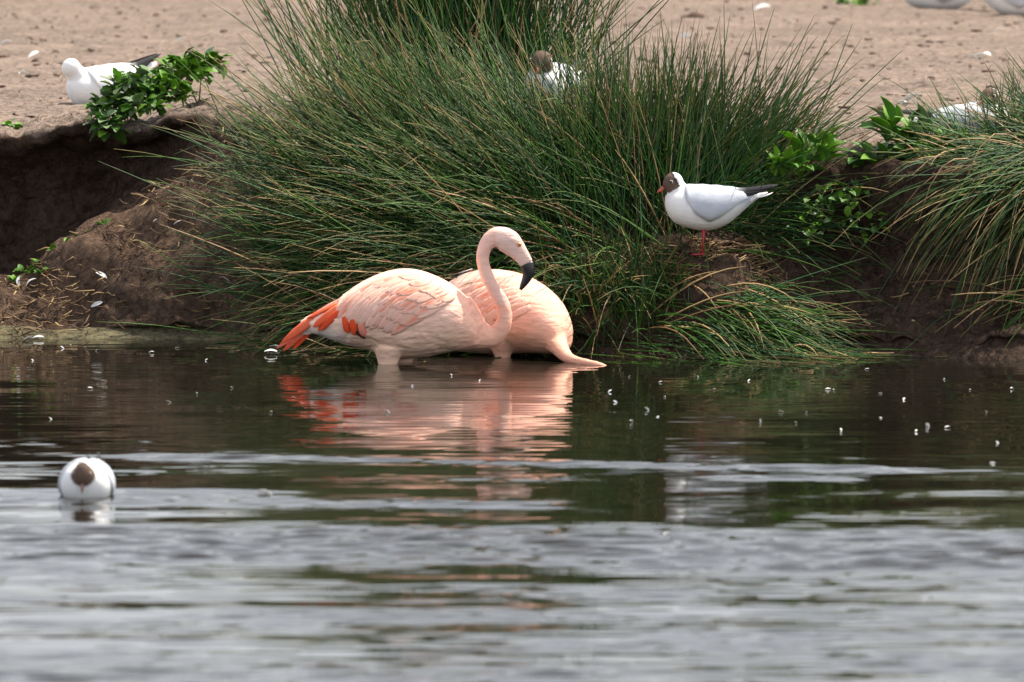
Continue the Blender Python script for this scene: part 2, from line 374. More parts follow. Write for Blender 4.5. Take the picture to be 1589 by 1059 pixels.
# ------------------------------------------------------------------ rushes
def blades(spec, seed, straw=0.12, wide=1.0):
    """spec: list of (count, px, px_sd, Y, Y_sd, az, az_sd, el, el_sd, len_lo, len_hi, droop, straw)"""
    r = np.random.default_rng(seed); Vs, Fs, Cs = [], [], []; off = 0; S = 7
    for (n, px, psd, Y, ysd, az, asd, el, esd, l0, l1, dr, st) in spec:
        yb = r.normal(Y, ysd, n); xb = (r.normal(px, psd, n) - 794.5) * (CAM_D + yb) / FPX
        zb = np.array([bank_z(x, y) for x, y in zip(xb, yb)]) - 0.02
        a = np.radians(r.normal(az, asd, n)); e = np.radians(np.clip(r.normal(el, esd, n), -20, 92)); L = r.uniform(l0, l1, n) * np.where(r.random(n) < .2, .7, 1)
        d = np.stack([np.cos(e) * np.cos(a), np.cos(e) * np.sin(a), np.sin(e)], 1)
        g = np.abs(r.normal(dr, dr * .45, n)); bow = r.normal(0, 0.05, n)
        side = np.stack([-np.sin(a), np.cos(a), np.zeros(n)], 1)
        t = np.linspace(0, 1, S)
        B = np.stack([xb, yb, zb], 1)
        pos = B[:, None] + d[:, None] * (L[:, None] * t)[..., None] + side[:, None] * (bow[:, None] * L[:, None] * t ** 2)[..., None]
        pos[..., 2] -= g[:, None] * L[:, None] * t ** 2.2
        brk = r.random(n) < 0.03                                              # a few snapped over
        pos[brk, -2:, 2] -= L[brk, None] * np.array([0.04, 0.16]); 
        # keep tips above the water
        pos[..., 2] = np.maximum(pos[..., 2], -0.01 + 0.02 * r.random((n, 1)))
        # stems part where the birds stand among them
        dd = pos[..., 1] + CAM_D; qx = 794.5 + pos[..., 0] * FPX / dd; qy = (CAM_H - pos[..., 2]) * FPX / dd - 490; bad = np.zeros(n, bool)
        for (x0, x1, y0, y1, yl, pr) in ((832, 868, 78, 124, 1.45, .84), (1482, 1550, 150, 204, 1.0, .55), (1018, 1206, 262, 350, .46, .93), (1070, 1110, 350, 400, .44, .6)):
            bad |= ((qx > x0) & (qx < x1) & (qy > y0) & (qy < y1) & (pos[..., 1] < yl)).any(1) & (r.random(n) < pr)
        pos[bad] = pos[bad][:, :1] + (pos[bad] - pos[bad][:, :1]) * 0.25
        rad = (r.uniform(0.0016, 0.0029, n) * wide)[:, None] * np.array([1, 1, 1, .95, .85, .65, .25])
        tn = np.gradient(pos, axis=1); tn /= np.linalg.norm(tn, axis=2, keepdims=True) + 1e-9
        u = np.cross(tn, np.array([0.13, 0.31, 0.9])); u /= np.linalg.norm(u, axis=2, keepdims=True) + 1e-9; w = np.cross(tn, u)
        ring = []
        for k in range(3):
            th = 2.094 * k + 0.5
            ring.append(pos + (u * math.cos(th) + w * math.sin(th)) * rad[..., None])
        V = np.stack(ring, 2).reshape(-1, 3)                                   # n,S,3
        idx = off + np.arange(n * S * 3).reshape(n, S, 3)
        F = []
        for k in range(3):
            k2 = (k + 1) % 3
            F.append(np.stack([idx[:, :-1, k], idx[:, :-1, k2], idx[:, 1:, k2], idx[:, 1:, k]], -1).reshape(-1, 4))
        Fs.append(np.concatenate(F)); Vs.append(V); off += len(V)
        g1 = np.array([0.012, 0.045, 0.010]); g2 = np.array([0.055, 0.145, 0.016]); g3 = np.array([0.032, 0.088, 0.034])
        s1 = np.array([0.44, 0.31, 0.15]); s2 = np.array([0.17, 0.10, 0.05])
        m = r.random((n, 1)) ** 1.6; base = g1 * (1 - m) + g2 * m; base = np.where(r.random((n, 1)) < .25, g3 * r.uniform(.7, 1.3, (n, 1)), base)
        isst = r.random((n, 1)) < (st if st >= 1 else st * .55); m2 = r.random((n, 1)); base = np.where(isst, s1 * m2 + s2 * (1 - m2), base)
        cc = np.repeat(base[:, None], S, 1)
        tipb = np.where(r.random((n, 1, 1)) < .3, 1.0, 0.15) * np.array([0, 0, 0, 0, .08, .3, .85])[None, :, None]
        cc = cc * (1 - tipb) + np.array([0.30, 0.19, 0.085]) * tipb
        footb = np.array([.7, .25, 0, 0, 0, 0, 0])[None, :, None]; cc = cc * (1 - footb) + np.array([0.12, 0.085, 0.035]) * footb
        Cs.append(np.repeat(cc[:, :, None], 3, 2).reshape(-1, 3))
    return np.concatenate(Vs), np.concatenate(Fs), np.concatenate(Cs)
def tussock(base_px, base_Y, label, spec, seed, singles=None, group='rush tussocks on the bank'):
    x = (base_px - 794.5) * (CAM_D + base_Y) / FPX
    root = empty('rush_tussock', (x, base_Y, bank_z(x, base_Y)))
    tag(root, label, 'rushes', group)
    V, F, C = blades(spec, seed); V = V - np.array(root.location)
    o = fast_mesh('stems', V, F, M_rush, root, C); tag(o, kind='stuff')
    if singles:
        V, F, C = blades(singles, seed + 50, wide=1.35); V = V - np.array(root.location)
        per = 21; n = len(V) // per; fper = 18
        # each pale dry stem that stands out is a part of its own
        loc = {}
        start = 0
        for b in range(n):
            vb = V[b * per:(b + 1) * per]; cb = C[b * per:(b + 1) * per]
            idx = np.arange(per).reshape(7, 3); fb = []
            for k in range(3):
                k2 = (k + 1) % 3
                fb += [(idx[i, k], idx[i, k2], idx[i + 1, k2], idx[i + 1, k]) for i in range(6)]
            mesh_obj('dry_stem', vb, [tuple(int(q) for q in f) for f in fb], M_rush, root, cb)
    return root
# (count, px, sd, Y, sd, az, sd, el, sd, len0, len1, droop, straw)
tussock(700, 1.9, 'tall upright dark green rush tussock rising behind the sprawling one',
    [(800, 715, 70, 1.95, .14, 90, 100, 80, 7, .75, 1.1, .05, .10), (260, 640, 70, 1.9, .14, 170, 40, 66, 9, .55, .85, .10, .10),
     (150, 790, 50, 1.9, .12, 10, 40, 64, 9, .55, .8, .08, .10)], 1,
    [(22, 715, 90, 1.75, .1, 90, 100, 76, 10, .6, .95, .05, 1.0)])
tussock(640, 1.0, 'broad rush tussock with long stems sprawling towards the leafy weed on the ledge',
    [(800, 650, 85, 1.05, .12, 172, 28, 42, 12, .42, .72, .14, .10), (750, 640, 80, .95, .10, 182, 24, 22, 10, .34, .62, .16, .16),
     (480, 620, 65, .85, .08, 192, 26, 5, 11, .22, .44, .22, .4), (800, 720, 85, 1.1, .15, 162, 40, 55, 12, .45, .74, .12, .09),
     (300, 580, 70, .80, .06, 235, 40, -8, 14, .14, .28, .3, .5)], 2,
    [(45, 650, 80, .85, .08, 179, 22, 26, 14, .38, .68, .15, 1.0)])
tussock(900, .75, 'dense green rush tussock directly behind the two flamingos',
    [(1150, 900, 85, .80, .14, 155, 42, 56, 13, .45, .74, .14, .07), (850, 840, 95, .72, .12, 178, 28, 32, 12, .45, .78, .20, .10),
     (650, 800, 110, .62, .08, 186, 34, 12, 12, .32, .60, .25, .2), (380, 960, 70, .75, .12, 95, 60, 76, 9, .42, .66, .06, .07),
     (380, 880, 70, .42, .05, 250, 60, 30, 18, .18, .34, .35, .2)], 3,
    [(34, 860, 90, .55, .08, 182, 28, 30, 16, .4, .75, .2, 1.0)])
tussock(1060, .55, 'green rush tussock around the standing hooded gull, stems drooping to the water',
    [(560, 1030, 60, .80, .10, 60, 50, 72, 10, .38, .64, .08, .07), (560, 1085, 55, .85, .10, 15, 32, 50, 12, .36, .62, .12, .07),
     (360, 1140, 65, .72, .07, 352, 26, 20, 11, .26, .48, .26, .12), (230, 1080, 70, .27, .05, 335, 26, 2, 10, .28, .55, .28, .1),
     (300, 960, 50, .34, .05, 270, 80, 62, 16, .14, .32, .15, .05), (200, 1170, 50, .36, .06, 345, 22, -4, 10, .18, .38, .25, .2)], 4,
    [(26, 1080, 80, .30, .06, 335, 40, 10, 16, .25, .5, .3, 1.0)])
tussock(1680, .5, 'rush tussock overhanging the dark hollow, stems hanging towards the water',
    [(520, 1690, 50, .75, .10, 160, 35, 42, 14, .25, .46, .2, .09), (560, 1680, 50, .60, .10, 186, 26, 14, 12, .34, .56, .36, .12),
     (360, 1665, 45, .50, .08, 205, 30, 2, 14, .3, .52, .62, .25), (260, 1650, 70, .9, .12, 100, 70, 68, 10, .18, .36, .1, .08)], 5,
    [(26, 1650, 50, .50, .08, 192, 26, 10, 14, .35, .58, .45, 1.0)])
tussock(1520, 1.0, 'small sparse rush tussock half hiding the preening gull',
    [(150, 1535, 40, .74, .06, 135, 50, 60, 14, .18, .34, .1, .12), (140, 1520, 40, .70, .06, 185, 30, 25, 14, .18, .34, .3, .2)], 6)

# dead rush mat under the standing gull and along the shore
def litter(name, label, n, pxr, Yr, seed, lift=0.01, l=(.05, .18)):
    r = random.Random(seed); V = []; F = []; C = []
    for i in range(n):
        px = r.uniform(*pxr); Y = r.uniform(*Yr); x = (px - 794.5) * (CAM_D + Y) / FPX; z = bank_z(x, Y)
        a = r.uniform(0, 6.28); L = r.uniform(*l); e = r.gauss(0, .25); rad = r.uniform(.0014, .003)
        d = Vector((math.cos(a) * math.cos(e), math.sin(a) * math.cos(e) * .6, math.sin(e) )); c = Vector((x, Y, z + lift + r.random() * .03))
        v, f = tube([c - d * L / 2, c + Vector((0, 0, r.gauss(0, .008))), c + d * L / 2], [rad, rad, rad * .6], 4)
        k = len(V); V += v; F += [tuple(q + k for q in g) for g in f]
        t = r.random(); cc = lerp3((0.12, .07, .035), (.42, .29, .14), t ** 3); C += [cc] * len(v)
    o = mesh_obj(name, V, F, M_rush, None, C); return tag(o, label, 'plant litter', kind='stuff')
litter('dead_stems', 'mat of dead straw coloured rush stems under the standing gull', 300, (1040, 1200), (.34, .54), 1)
litter('dead_stems', 'brown dead stems strewn over the slumped bank', 420, (-60, 470), (1.0, 1.5), 2, .004, (.02, .10))
litter('dead_stems', 'dead stems lying in the dark hollow below the rushes', 110, (1180, 1640), (.3, .6), 3, .006, (.03, .1))

# ------------------------------------------------------------------ lofted animal bodies
class Loft:
    """stations along the body in photo columns; surf() gives points on either flank"""
    def __init__(s, st, yaw_side):
        s.st = np.array(st, float); s.side = yaw_side      # columns: px, top, bottom, Y, half width
    def at(s, px):
        return [np.interp(px, s.st[:, 0], s.st[:, k]) for k in (1, 2, 3, 4)]
    def p(s, px, th, off=0.0):
        t, b, Y, w = s.at(px); a = P(px, t, Y); c = P(px, b, Y); mid = (a + c) / 2; h = (a - c).length / 2
        return mid + Vector((0, 0, 1)) * ((h + off) * math.cos(th)) + s.side * ((w + off) * math.sin(th))
    def at_px(s, px, py, flank=1, off=0.0):
        t, b, Y, w = s.at(px); k = ((t + b) / 2 - py) / max((b - t) / 2, 1e-3); k = max(-1, min(1, k))
        return s.p(px, flank * math.acos(k), off)
    def mesh(s, n=40, sides=28):
        rows = catmull(s.st, n); V = []
        for q in rows:
            a = P(q[0], q[1], q[3]); c = P(q[0], q[2], q[3]); mid = (a + c) / 2; h = (a - c).length / 2
            for j in range(sides):
                th = 2 * math.pi * j / sides
                V.append(mid + Vector((0, 0, 1)) * (h * math.cos(th)) + s.side * (max(q[4], .004) * math.sin(th)))
        F = grid_faces(n, sides, True); F.append(tuple(reversed(range(sides)))); F.append(tuple(range((n - 1) * sides, n * sides)))
        return V, F
def feather(parent, pts, normals, width, colfn, mat, base, name='feather', taper=0.35, bulge=0.25, n=9, m=5, tipat=.72):
    """one curved vane along pts, width in metres; colfn(t, s) -> rgb"""
    pts = [Vector(p) for p in catmull(pts, n)]; nn = [Vector(q).normalized() for q in catmull(normals, n)]
    V = []; C = []; top = []
    for i in range(n):
        t = i / (n - 1); T = (pts[min(i + 1, n - 1)] - pts[max(i - 1, 0)]).normalized(); S = T.cross(nn[i]).normalized()
        w = width / 2 * (min(1, (taper + t * 2.2)) if t < .5 else 1) * (1 - max(0, (t - tipat) / (1 - tipat)) ** 2 * .88)
        for j in range(m):
            s = j / (m - 1) * 2 - 1
            V.append(pts[i] + S * (w * s) + nn[i] * (-bulge * w * s * s) - Vector(base)); C.append(colfn(t, s))
    k = len(V)
    for i in range(n):
        for j in range(m):
            V.append(V[i * m + j] - nn[i] * 0.0007); C.append(C[i * m + j])
    F = grid_faces(n, m); F += [tuple(reversed([q + k for q in f])) for f in grid_faces(n, m)]
    ring = [j for j in range(m)] + [i * m + m - 1 for i in range(1, n)] + [(n - 1) * m + j for j in range(m - 2, -1, -1)] + [i * m for i in range(n - 2, 0, -1)]
    for a, b in zip(ring, ring[1:] + ring[:1]): F.append((a, a + k, b + k, b))
    return mesh_obj(name, V, F, mat, parent, C)

PALE = (0.88, 0.56, 0.45); PINK = (0.87, 0.41, 0.28); CORAL = (0.82, 0.20, 0.09); RED = (0.78, 0.085, 0.025); CREAM = (0.87, 0.59, 0.43)
def place_feathers(root, loft, base, rows, rnd, flanks=(1, -1), shift=(0, 0)):
    for ri, (r0, r1, t0, t1, cnt, wpx, coral) in enumerate(rows):
        for i in range(cnt):
            f = (i + .5) / cnt
            a = [r0[k] + (r1[k] - r0[k]) * f + rnd.gauss(0, 1.6) for k in (0, 1)]; b = [t0[k] + (t1[k] - t0[k]) * f + rnd.gauss(0, 2.2) for k in (0, 1)]
            sag = rnd.uniform(1, 5); co = rnd.uniform(.7, 1.0) if rnd.random() < coral else 0.0; tint = rnd.uniform(0, .55); br = rnd.uniform(.94, 1.06)
            for fl in flanks:
                pts = []; nr = []
                for k in range(5):
                    t = k / 4; x = a[0] + (b[0] - a[0]) * t; y = a[1] + (b[1] - a[1]) * t + sag * 4 * t * (1 - t) * .5
                    off = 0.001 + 0.0006 * ri + 0.0016 * t
                    p = loft.at_px(x, y, fl, off); q = loft.at_px(x, y, fl, off + .02); pts.append(p)
                    nv = q - p; nv.y += -.002 * fl
                    nr.append(nv.normalized())
                def cf(t, s, co=co, tint=tint, br=br):
                    c = lerp3(PALE, PINK, tint * (1 - .5 * abs(s)))
                    c = lerp3(c, CORAL, min(.9, co) * math.exp(-((t - .62) / .27) ** 2) * math.exp(-((s - .1) / .5) ** 2))
                    return tuple(q * br for q in c)
                feather(root, pts, nr, M(wpx), cf, M_vane, base, 'wing_feather', .45, .10, tipat=.45)

def legs(root, base, spots):
    for (x, y) in spots:
        v, f = tube([Vector((x, y, .06)) - base, Vector((x + .01, y, -.12)) - base, Vector((x, y, -.34)) - base], [.016, .010, .011], 8)
        mesh_obj('leg', v, f, M_pinkleg, root)

def ruffle(o, amp=.0034):
    """soft overlapping body plumage: real relief, none on face and slim neck"""
    me = o.data; loc = o.parent.location; out = []
    for v in me.vertices:
        w = v.co + loc; k = sstep(.02, .06, w.z) * (1 - sstep(.19, .24, w.z)) * (1 - .6 * sstep(745, 765, 794.5 + w.x * FPX / (w.y + CAM_D)))
        q = Vector((w.x * 16 + w.z * 12, w.y * 14, w.z * 34 - w.x * 10)); q += Vector((noise.noise(w * 22), 0, noise.noise(w * 22 + Vector((7, 0, 0))))) * 1.1
        n = noise.noise(q); n2 = noise.noise(q * 2.3)
        out.append(v.co + v.normal * (amp * k * (n + .5 * n2)))
    for v, c in zip(me.vertices, out): v.co = c
    me.update()
# ---- flamingo with its neck in an S
def flamingo_upright():
    rnd = random.Random(4); YC = -0.10
    base = Vector((P(620, 560, YC).x, YC, 0)); root = empty('flamingo', base)
    tag(root, 'pink flamingo with raised S-shaped neck, black bill tip and red tail feathers', 'flamingo', 'flamingos wading by the bank')
    st = [(466, 497, 515, YC, .012), (490, 484, 519, YC, .05), (520, 468, 530, YC, .085), (545, 448, 538, YC, .11), (570, 433, 543, YC, .125),
          (597, 422, 552, YC, .135), (623, 417, 557, YC, .14), (650, 419, 556, YC, .14), (676, 428, 551, YC, .135), (700, 440.5, 546, YC, .125),
          (722, 459, 543, YC, .10), (738, 484, 541, YC, .07), (748, 508, 538, YC, .035)]
    lf = Loft(st, Vector((0, -1, 0)))
    neck = [(705, 495, 44), (728, 510, 31), (744, 519, 23), (760, 523, 17.5), (772, 518, 15), (780, 506, 13.2), (783.2, 488.4, 11.8), (779, 470, 11.2), (768, 451.5, 10.8), (755.5, 427.6, 10.3),
            (749, 405.5, 10.2), (751.5, 386, 11), (761, 371, 13)]
    nk = [P(x, y, YC) for x, y, r in neck]; nr = [M(r) for x, y, r in neck]
    nkc = catmull([(*p, r) for p, r in zip(nk, nr)], 48)
    head = [(758, 374, 12), (768, 368, 15), (779, 369.5, 18), (789, 375.5, 19.3), (798, 384, 17), (806, 393, 13.8), (813, 402.5, 12), (818, 411, 11)]
    hc = catmull([(*P(x, y, YC), M(r)) for x, y, r in head], 22)
    parts = [lf.mesh(), tube([q[:3] for q in nkc], [q[3] for q in nkc], 16),
             tube([q[:3] for q in hc], [q[3] for q in hc], 16, [.9 - .3 * i / 21 for i in range(22)])]
    for (x, y, dy) in ((604, 540, -.05), (626, 540, .05)):
        parts.append(tube([P(x, y, YC + dy), P(x - 2, 556, YC + dy), P(x - 2, 575, YC + dy)], [M(27), M(18), M(13)], 12))
    V, F = join(parts); V, F = remeshed(V, F, .0055, 5)
    C = []
    for v in V:
        d = v.y + CAM_D; px = 794.5 + v.x * FPX / d; h = v.z
        n = .5 + .5 * noise.noise(Vector((v.x * 9 + v.z * 6, v.y * 8, v.z * 24 - v.x * 14)))
        c = lerp3(CREAM, PALE, sstep(.04, .17, h) * .8 + .2 * n)
        c = lerp3(c, PINK, sstep(690, 745, px) * .75 * (0.55 + .45 * n))
        c = lerp3(c, PINK, sstep(.20, .28, h) * .30 * n)
        if px > 740 and h > .18: c = lerp3(c, (0.83, 0.55, 0.46), .8)
        if px > 770 and h > .30: c = lerp3(c, (0.84, 0.63, 0.56), .6)
        c = lerp3(c, (0.80, 0.72, 0.66), (1 - sstep(500, 560, px)) * (1 - sstep(.08, .14, h)))
        if px > 740 and h < .12: c = lerp3(c, (.80, .42, .31), .5)
        C.append(c)
    body = mesh_obj('body', [v - base for v in V], F, M_plume, root, C)
    # bill: pink base grows out of the face, black hooked tip
    bl = [(817, 409, 10.6), (819.5, 417, 10.2), (819.5, 426, 8.6), (816, 435, 6.6), (811.5, 443, 4.6), (807.5, 450, 2.2)]
    bc = catmull([(*P(x, y, YC), M(r)) for x, y, r in bl], 16)
    v, f = tube([q[:3] for q in bc], [q[3] for q in bc], 12, [.62] * 16); bill = mesh_obj('bill_tip', [q - base for q in v], f, M_black, root)
    tag(bill, 'black drooping bill tip')
    for dy in (-1, 1):
        c = P(806, 379, YC) + Vector((0, dy * .0305, 0)); vv, ff = [], []
        v, f = tube([c + Vector((0, -dy * .006, 0)), c, c + Vector((0, dy * .004, 0)), c + Vector((0, dy * .006, 0))], [.006, .0075, .005, .001], 10)
        e = mesh_obj('eye', [q - base for q in v], f, M_yeye, root)
        c2 = c + Vector((0, dy * .006, 0)); v, f = tube([c2, c2 + Vector((0, dy * .0015, 0))], [.003, .0012], 8)
        mesh_obj('pupil', [q - base for q in v], f, M_eye, e)
    z = lambda X, Y: (420 + X / 5.675, 400 + Y / 5.675)
    rows = [(z(760, 270), z(1330, 420), z(545, 505), z(1080, 645), 14, 19, .12),
            (z(880, 190), z(1450, 400), z(600, 410), z(1190, 585), 14, 17, .3),
            (z(1010, 150), z(1540, 370), z(730, 310), z(1310, 510), 14, 15, .55),
            (z(1150, 120), z(1600, 340), z(880, 230), z(1400, 450), 13, 13, .6),
            (z(1280, 118), z(1660, 330), z(1090, 165), z(1510, 370), 10, 12, .45)]
    place_feathers(root, lf, base, rows, rnd)
    # red flight and tail feathers
    def flat(a, b, w, c0, c1, dy, nm, sag=0, nrm=(0, -1, .5)):
        for sgn in (1, -1):
            pts = [P(a[0] + (b[0] - a[0]) * t, a[1] + (b[1] - a[1]) * t - sag * 4 * t * (1 - t), YC - sgn * dy * (1 - .75 * t)) for t in (0, .33, .66, 1)]
            feather(root, pts, [Vector((nrm[0], nrm[1] * sgn, nrm[2]))] * 4, M(w), lambda t, s: lerp3(c0, c1, t * .8 + .2 * s * s), M_vane, base, nm, .6, .2)
    flat((540, 462), (430, 541), 15, PALE, RED, .050, 'flight_feather', 6)
    flat((535, 470), (436, 533), 13, (0.8, .25, .13), RED, .060, 'flight_feather', 5)
    flat((530, 476), (462, 513), 14, RED, (0.8, .16, .06), .066, 'flight_feather', 3)
    flat((525, 479), (484, 511), 15, (0.8, .2, .1), RED, .074, 'flight_feather', 1)
    flat((524, 484), (496, 506), 10, RED, (.8, .2, .1), .080, 'flight_feather', 1)
    flat((520, 492), (461, 516), 18, CREAM, (0.74, .70, .66), .030, 'tail_feather', -1)
    flat((482, 508), (439, 545), 8, (.8, .3, .2), RED, .012, 'tail_feather', 1)
    flat((486, 510), (454, 542), 7, RED, RED, .006, 'tail_feather', 0)
    for sgn in (1, -1):
        for (a, b, w, c0, c1) in (((526, 474), (486, 505), 13, CORAL, RED), ((527, 482), (494, 509), 12, RED, RED), ((524, 470), (476, 496), 9, CORAL, RED), ((536, 488), (541, 512), 12, RED, RED), ((548, 492), (552, 515), 12, RED, RED), ((560, 498), (566, 517), 11, (.8, .3, .2), (.7, .2, .15)),
                                  ((545, 505), (568, 520), 6, (.02, .018, .02), (.03, .025, .025))):
            pts = [lf.at_px(a[0] + (b[0] - a[0]) * t, a[1] + (b[1] - a[1]) * t, sgn, .005 + .004 * t) for t in (0, .5, 1)]
            nrl = [(lf.at_px(a[0], a[1], sgn, .03) - lf.at_px(a[0], a[1], sgn, 0)).normalized()] * 3
            feather(root, pts, nrl, M(w), lambda t, s: lerp3(c0, c1, t), M_vane, base, 'flight_feather', .6)
    ruffle(body); legs(root, base, [(P(601, 560, YC).x, YC - .05), (P(620, 560, YC).x, YC + .05)])
flamingo_upright()

def flamingo_feeding():
    rnd = random.Random(8)
    base = Vector((P(790, 560, .2).x, .2, 0)); root = empty('flamingo', base)
    tag(root, 'pink flamingo bending its neck down with the head under water', 'flamingo', 'flamingos wading by the bank')
    st = [(612, 513, 528, .46, .012), (640, 492, 536, .43, .05), (668, 466, 540, .39, .085), (690, 444, 543, .36, .105), (706, 431, 545, .335, .118), (722, 424, 547, .31, .128), (745, 419, 549, .28, .135), (770, 418, 550, .25, .14),
          (800, 423, 549, .21, .14), (825, 433.5, 548, .17, .135), (845, 447, 549, .14, .122), (860, 462, 549, .115, .105), (871, 479, 548, .095, .085), (878, 497, 546, .08, .06), (881, 515, 540, .075, .035)]
    side = Vector((-.42, -1, 0)).normalized(); lf = Loft(st, side)
    neck = [(846, 505, 34, .13), (858, 524, 23, .08), (867, 538, 15, .02), (875, 549, 11.5, -.04), (884, 556.5, 8.8, -.09), (898, 561, 7, -.13), (915, 564, 6, -.17), (930, 567, 5.2, -.20), (944, 572, 4, -.22)]
    nkc = catmull([(*P(x, y, Y), M(r)) for x, y, r, Y in neck], 36)
    parts = [lf.mesh(44), tube([q[:3] for q in nkc], [q[3] for q in nkc], 14)]
    for (x, y, Y) in ((780, 532, .16), (772, 532, .30)):
        parts.append(tube([P(x, y, Y), P(x, 549, Y), P(x, 570, Y)], [M(26), M(14), M(9)], 12))
    V, F = join(parts); V, F = remeshed(V, F, .0055, 5); C = []
    for v in V:
        d = v.y + CAM_D; px = 794.5 + v.x * FPX / d; h = v.z
        n = .5 + .5 * noise.noise(Vector((v.x * 9 + v.z * 9, v.y * 8, v.z * 22 - v.x * 14)))
        c = lerp3(CREAM, PALE, sstep(.03, .14, h) * .8 + .2 * n)
        c = lerp3(c, PINK, (.25 + .45 * n) * sstep(720, 840, px))
        c = lerp3(c, (.80, .40, .28), (1 - sstep(.05, .13, h)) * sstep(835, 865, px) * .75)
        C.append(c)
    body = mesh_obj('body', [v - base for v in V], F, M_plume, root, C); ruffle(body)
    rows = [((740, 432), (805, 496), (698, 465), (752, 535), 8, 21, .1), ((755, 426), (822, 488), (720, 450), (775, 520), 8, 18, .2),
            ((775, 424), (838, 480), (745, 440), (798, 502), 9, 15, .55), ((795, 426), (848, 474), (768, 437), (818, 488), 9, 13, .65)]
    place_feathers(root, lf, base, rows, rnd)
    for (a, b, w, c0, c1, o) in (((722, 424), (699, 440), 8, (.03, .03, .035), (.02, .02, .022), .006), ((732, 421), (708, 432), 7, (.7, .6, .57), (.05, .05, .05), .010),
                                 ((808, 500), (796, 492), 8, CORAL, CORAL, .006), ((812, 497), (803, 488), 6, PALE, PINK, .008)):
        for sgn in (1, -1):
            pts = [lf.at_px(a[0] + (b[0] - a[0]) * t, a[1] + (b[1] - a[1]) * t, sgn, o) for t in (0, .5, 1)]
            nrl = [(lf.at_px(a[0], a[1], sgn, .03) - lf.at_px(a[0], a[1], sgn, 0)).normalized()] * 3
            feather(root, pts, nrl, M(w), lambda t, s: lerp3(c0, c1, t), M_vane, base, 'wing_feather', .5)
    legs(root, base, [(P(780, 550, .16).x, .16), (P(772, 550, .30).x, .30)])
flamingo_feeding()

